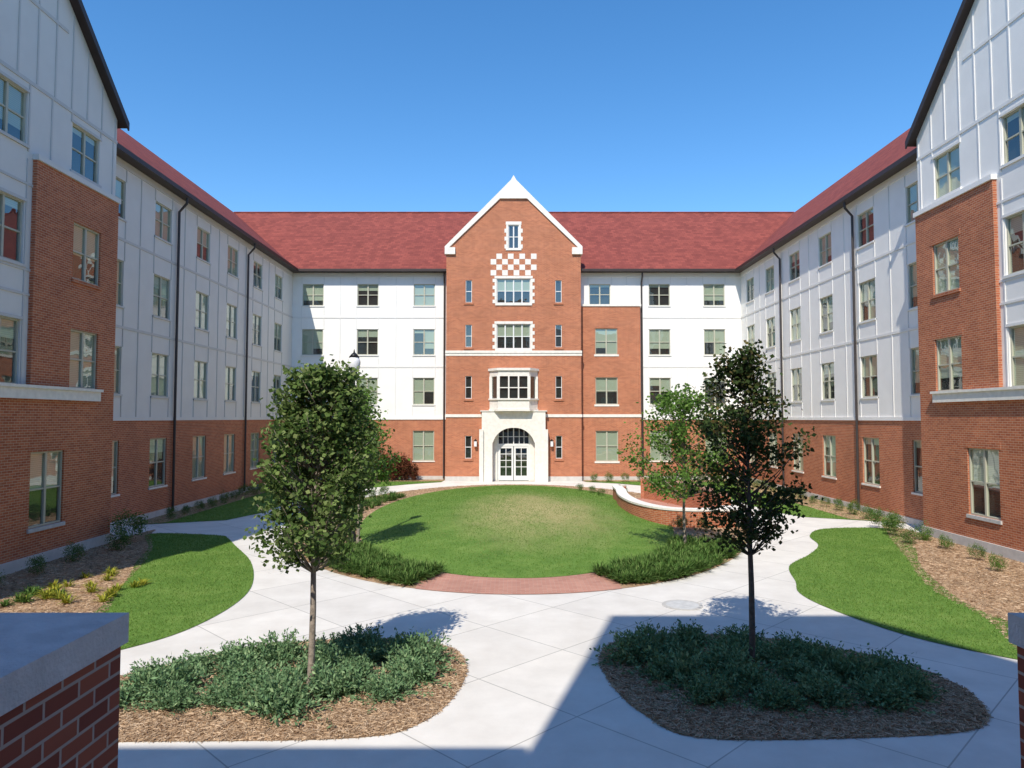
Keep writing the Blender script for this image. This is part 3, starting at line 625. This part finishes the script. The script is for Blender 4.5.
# ---------------------------------------------------------------- plants
def leafq(C,Dv,ln,wd):
    n=len(C); Dv=Dv/np.linalg.norm(Dv,axis=1)[:,None]; r=rng.normal(size=(n,3)); s=np.cross(Dv,r); s/=np.linalg.norm(s,axis=1)[:,None]+1e-9
    ln=np.asarray(ln).reshape(-1,1); wd=np.asarray(wd).reshape(-1,1)
    return np.stack([C-Dv*ln/2,C+s*wd/2,C+Dv*ln/2,C-s*wd/2],1)
def tree(name,x,y,h,cb,R,prof,nt,lpt,ls,lm,bm,tr,seed,spread=.16,asym=0.25,shift=0):
    random.seed(seed); e=empty(name,(x,y,0)); T=MB()
    wob=[(0,0)]; 
    for i in range(8): wob.append((wob[-1][0]+random.uniform(-.025,.025)+shift/8,wob[-1][1]+random.uniform(-.025,.025)))
    zs=[0,.08,.4,h*.25,h*.4,h*.55,h*.7,h*.82,h*.93]; rd=[tr*1.5,tr*1.15,tr,tr*.9,tr*.75,tr*.55,tr*.38,tr*.22,tr*.1]
    tp=[Vector((wob[i][0],wob[i][1],zs[i])) for i in range(9)]
    T.tube(tp,rd,bm,10)
    def trunk_at(z):
        for i in range(8):
            if zs[i]<=z<=zs[i+1]:
                t=(z-zs[i])/(zs[i+1]-zs[i]); return tp[i].lerp(tp[i+1],t)
        return tp[-1]
    ph=[random.uniform(0,6.28) for _ in range(4)]; C=[]
    for k in range(nt):
        t=random.random()**.85; z=cb+(h-cb)*t; a=random.uniform(0,2*math.pi)
        rr=R*prof(t)*(1+asym*math.sin(2*a+ph[0]+3*t)+asym*.6*math.sin(3*a+ph[1]-7*t))
        r=rr*random.uniform(.3,1.15)**.6
        tip=Vector((r*math.cos(a),r*math.sin(a),z))+trunk_at(min(z,h*.9))*1.0; tip.z=z
        zst=max(cb*.9,min(h*.9,z-r*random.uniform(.7,1.3))); st=trunk_at(zst)
        mid=st.lerp(tip,.5)+Vector((random.uniform(-.05,.05),random.uniform(-.05,.05),-.06*r))
        T.tube([st,mid,tip],[.006+.014*r/R*1,.008,.003],bm,5)
        nl=int(lpt*random.uniform(.4,1.5)); sp=spread*random.uniform(.6,1.3)
        q=rng.normal(0,1,(nl,3))*sp*np.array([1,1,.75]); tt=rng.uniform(.45,1.05,nl)[:,None]
        base=np.array(mid)[None]*(1-tt)+np.array(tip)[None]*tt
        C.append(base+q)
    C=np.vstack(C); n=len(C); Dv=rng.normal(size=(n,3)); Dv[:,2]*=.6
    V=leafq(C,Dv,rng.uniform(.7,1.3,n)*ls,rng.uniform(.7,1.2,n)*ls*.85)
    T.make('trunk',e,smooth=True); mesh_np('foliage',V,lm,e); return e
ovo=lambda t: (min(1,(t+.12)/.3))**.8*(1-max(0,t-.25)/.75*.9)**.75
full=lambda t: (min(1,(t+.15)/.28))**.8*(1-max(0,t-.5)/.5*.66)**.8
tree('maple_tree',-2.9,10.4,4.66,1.85,.80,full,240,62,.076,'leaf_maple','bark',.048,3,.105,.22,.12)
tree('maple_tree',3.78,11.4,5.0,1.9,.76,lambda t:(min(1,(t+.15)/.4))**.8*(1-max(0,t-.45)/.55*.8),140,52,.075,'leaf_shaded','bark_shaded',.048,11,.115,.4)
tree('maple_tree',-4.6,21.3,4.7,1.9,.95,ovo,120,50,.09,'leaf_light','bark',.05,5,.16,.25)
tree('maple_tree',5.15,21.2,4.75,1.7,1.25,full,120,56,.10,'leaf_light','bark',.045,8,.16,.35)
def juniper(seed):
    rng2=np.random.default_rng(seed); C=[];D=[]
    for k in range(150):
        az=rng2.uniform(0,2*np.pi); el=np.radians(rng2.uniform(4,75)); L_=rng2.uniform(.26,.62)*(1-.3*np.sin(el)); d=np.array([np.cos(az)*np.cos(el),np.sin(az)*np.cos(el),np.sin(el)])
        o=np.array([rng2.normal(0,.11),rng2.normal(0,.11),.03]); t=np.linspace(.2,1,18)[:,None]
        p=o+d*t*L_+np.array([0,0,-.10])*(t**2)*np.cos(el); p+=rng2.normal(0,.024,p.shape); C.append(p); dd=np.tile(d,(18,1))+rng2.normal(0,.5,(18,3)); D.append(dd)
    C=np.vstack(C);D=np.vstack(D);C[:,2]=np.maximum(C[:,2],.01)
    return mesh_np('juniper',leafq(C,D,rng2.uniform(.045,.09,len(C)),rng2.uniform(.02,.036,len(C))),'leaf_juniper',link=False)
jm=[juniper(s) for s in range(4)]
def place(poly,n,mind,avoid,meshes,name,smin,smax):
    pts=[]; tries=0
    while len(pts)<n and tries<6000:
        tries+=1; p=samp(poly,1)[0]
        if all(np.hypot(*(p-q))>mind for q in pts) and np.hypot(p[0]-avoid[0],p[1]-avoid[1])>.3: pts.append(p)
    for p in pts:
        o=bpy.data.objects.new(name,random.choice(meshes)); coll.objects.link(o); o.location=(p[0],p[1],.01); s=random.uniform(smin,smax); o.scale=(s,s,s*random.uniform(.75,1.0)); o.rotation_euler=(0,0,random.uniform(0,6.28))
place(sm([(-6.2,9.9),(-4.5,9.65),(-2.2,9.75),(-1.45,10.3),(-1.3,11.6),(-2.0,12.2),(-3.6,12.0),(-5.0,11.1)],4),26,.58,(-2.9,10.4),jm,'juniper_shrub',.85,1.25)
place(sm([(2.6,10.0),(2.0,10.8),(2.0,12.1),(3.4,12.5),(4.8,11.9),(5.7,11.1),(5.8,10.2),(5.0,9.8)],4),26,.58,(3.78,11.4),jm,'juniper_shrub',.85,1.25)
def liriope(name,centers,hb=.32,mat='leaf_liriope',nb=44):
    V=[]
    for c in centers:
        s=rng.uniform(.75,1.2); a=rng.uniform(0,2*np.pi,nb); L_=rng.uniform(.6,1.1,nb)*hb*s; el=rng.uniform(.5,1.45,nb)
        ca,sa=np.cos(a),np.sin(a); w=.008*s+.004
        def pt(t,drop): 
            r=np.cos(el)*L_*t+.04*s; z=np.sin(el)*L_*t-drop*L_; return c[0]+ca*r, c[1]+sa*r, np.maximum(z,.01)+c[2]
        ps=[pt(0,0),pt(.6,0.02),pt(1.15,.35)]
        for (p,q,wa,wb) in ((ps[0],ps[1],w,w),(ps[1],ps[2],w,.002)):
            V.append(np.stack([np.stack([p[0]-sa*wa,p[1]+ca*wa,p[2]],1),np.stack([p[0]+sa*wa,p[1]-ca*wa,p[2]],1),np.stack([q[0]+sa*wb,q[1]-ca*wb,q[2]],1),np.stack([q[0]-sa*wb,q[1]+ca*wb,q[2]],1)],1))
    return mesh_np(name,np.vstack(V),mat)
def arcpts(t0,t1,n,r0,r1):
    o=[]
    for i in range(n):
        t=math.radians(random.uniform(t0,t1)); k=random.uniform(r0,r1)
        xo=cx+A*math.cos(t); yo=cy+B*math.sin(t); xi=lcx+a_*math.cos(t); yi=lcy+b_*math.sin(t)
        o.append((xi+(xo-xi)*k,yi+(yo-yi)*k,0.0))
    return o
liriope('liriope_groundcover',arcpts(222,251.5,360,.1,.9),.40)
liriope('liriope_groundcover',arcpts(288.5,325,430,.1,.95),.40)
liriope('liriope_groundcover',arcpts(150,205,90,.1,.5),.4)
liriope('liriope_groundcover',[(-9.6+random.uniform(-1,1),16.6+random.uniform(-1.5,1.5),0) for _ in range(22)],.25,'leaf_yellow')
liriope('liriope_groundcover',[(-10.6+random.uniform(-1,1),14.6+random.uniform(-1.5,1.5),0) for _ in range(22)],.25,'leaf_liriope')
def shrubmesh(seed,mat,tall=1.0,n=1500,ls=.05):
    r2=np.random.default_rng(seed); cl=r2.normal(0,1,(26,3)); cl/=np.linalg.norm(cl,axis=1)[:,None]; cl*=r2.uniform(.5,1,(26,1))
    cl=cl*np.array([.34,.34,.4*tall])+np.array([0,0,.42*tall]); k=r2.integers(0,26,n); C=cl[k]+r2.normal(0,.085,(n,3)); C[:,2]=np.maximum(C[:,2],.02)
    return mesh_np('shrub',leafq(C,r2.normal(size=(n,3)),r2.uniform(.7,1.3,n)*ls,r2.uniform(.6,1,n)*ls*.7),mat,link=False)
sg=[shrubmesh(i,'leaf_liriope') for i in range(3)]; sl=[shrubmesh(i+10,'leaf_light') for i in range(2)]; sr=[shrubmesh(i+20,'leaf_red',1.6,1800,.08) for i in range(2)]
def put(name,me,x,y,s,z=0.01):
    o=bpy.data.objects.new(name,me); coll.objects.link(o); o.location=(x,y,z); o.scale=(s,s,s*random.uniform(.85,1.1)); o.rotation_euler=(0,0,random.uniform(0,6.28))
for x,s in ((-8.7,1.2),(-8.1,1.4),(-7.3,1.5),(-6.6,1.3),(-6.1,.8)): put('red_leaved_shrub',random.choice(sr),x,44.2,s)
for x in np.arange(-13.2,-9.2,.9): put('evergreen_shrub',random.choice(sg),x,44.1,.8)
for x in np.arange(5,14,.95): put('evergreen_shrub',random.choice(sg),x,43.9 if x>8 else 43.6,random.uniform(.55,.8))
for y in np.arange(27.5,43,1.25): put('evergreen_shrub',random.choice(sg),13.7,y,random.uniform(.5,.75)); put('evergreen_shrub',random.choice(sg),-13.1,y,random.uniform(.5,.75))
for x,y,s in ((13.0,24.6,.9),(12.6,23.6,.8),(13.1,22.8,.75),(12.9,21.3,.55),(12.7,19.6,.5),(12.3,18.2,.5),(12.8,16.8,.55),(11.8,15.4,.5),(12.3,22.2,.7),(12.9,25.3,.8)): put('evergreen_shrub',random.choice(sg+sl),x,y,s)
for x,y,s in ((-12.0,22.4,1.2),(-11.6,21.2,.9),(-11.9,19.5,.7),(-11.8,17.8,.6),(-11.6,16,.6),(-11.4,14.2,.6)): put('evergreen_shrub',random.choice(sg),x,y,s)
for t in np.linspace(150,200,9): put('evergreen_shrub',random.choice(sg),cx+(A-.9)*math.cos(math.radians(t)),cy+(B-1)*math.sin(math.radians(t)),random.uniform(.5,.8))
for x,y in ((5.9,25.0),(6.6,24.7),(4.4,35.2),(4.1,36.6),(3.6,37.9),(5.6,35.8)): put('evergreen_shrub',random.choice(sg),x,y,random.uniform(.5,.7))
# lamp
def lamp(x,y,h):
    e=empty('street_lamp',(x,y,0)); b=MB()
    b.tube([(0,0,0),(0,0,.15),(0,0,.35),(0,0,.6),(0,0,h-.75)],[.2,.19,.1,.065,.045],'lamp_metal',12)
    b.tube([(0,0,h-.78),(0,0,h-.7),(0,0,h-.62)],[.06,.12,.1],'lamp_metal',12); b.make('post',e,True)
    b=MB(); b.tube([(0,0,h-.62),(0,0,h-.5),(0,0,h-.3),(0,0,h-.15)],[.1,.18,.2,.15],'lamp_glass',14); b.make('globe',e,True)
    b=MB(); b.tube([(0,0,h-.15),(0,0,h-.05),(0,0,h),(0,0,h+.1)],[.17,.09,.03,.01],'lamp_metal',12); b.make('finial',e,True)
lamp(-4.95,22.2,5.95)
# ---------------------------------------------------------------- light, camera
az,el=math.radians(17),math.radians(49)
w=bpy.data.worlds.new('World'); scene.world=w; w.use_nodes=True; nt=w.node_tree; bg=nt.nodes['Background']
sk=nt.nodes.new('ShaderNodeTexSky'); sk.sky_type='NISHITA'; sk.sun_disc=False; sk.sun_elevation=el; sk.sun_rotation=math.pi+az
sk.air_density=1.0; sk.dust_density=0.1; sk.ozone_density=2.5; sk.altitude=100
hs=nt.nodes.new('ShaderNodeHueSaturation'); hs.inputs['Saturation'].default_value=1.28; hs.inputs['Value'].default_value=1.42
nt.links.new(sk.outputs[0],hs.inputs['Color']); nt.links.new(hs.outputs[0],bg.inputs[0]); bg.inputs[1].default_value=0.15
s=bpy.data.lights.new('sun','SUN'); s.energy=5.0; s.angle=math.radians(.5); s.color=(1,.93,.82)
so=bpy.data.objects.new('sun',s); coll.objects.link(so); so.location=(-10,-20,30)
so.rotation_euler=Vector((math.sin(az)*math.cos(el),math.cos(az)*math.cos(el),-math.sin(el))).to_track_quat('-Z','Y').to_euler()
cam=bpy.data.cameras.new('camera'); co=bpy.data.objects.new('camera',cam); coll.objects.link(co); co.location=(0,0,3.9)
co.rotation_euler=(math.radians(90+2.74),0,0); cam.sensor_width=36; cam.lens=24.96; cam.clip_start=.05; cam.clip_end=2000; scene.camera=co
scene.view_settings.view_transform='Standard'; scene.view_settings.look='None'; scene.view_settings.exposure=0
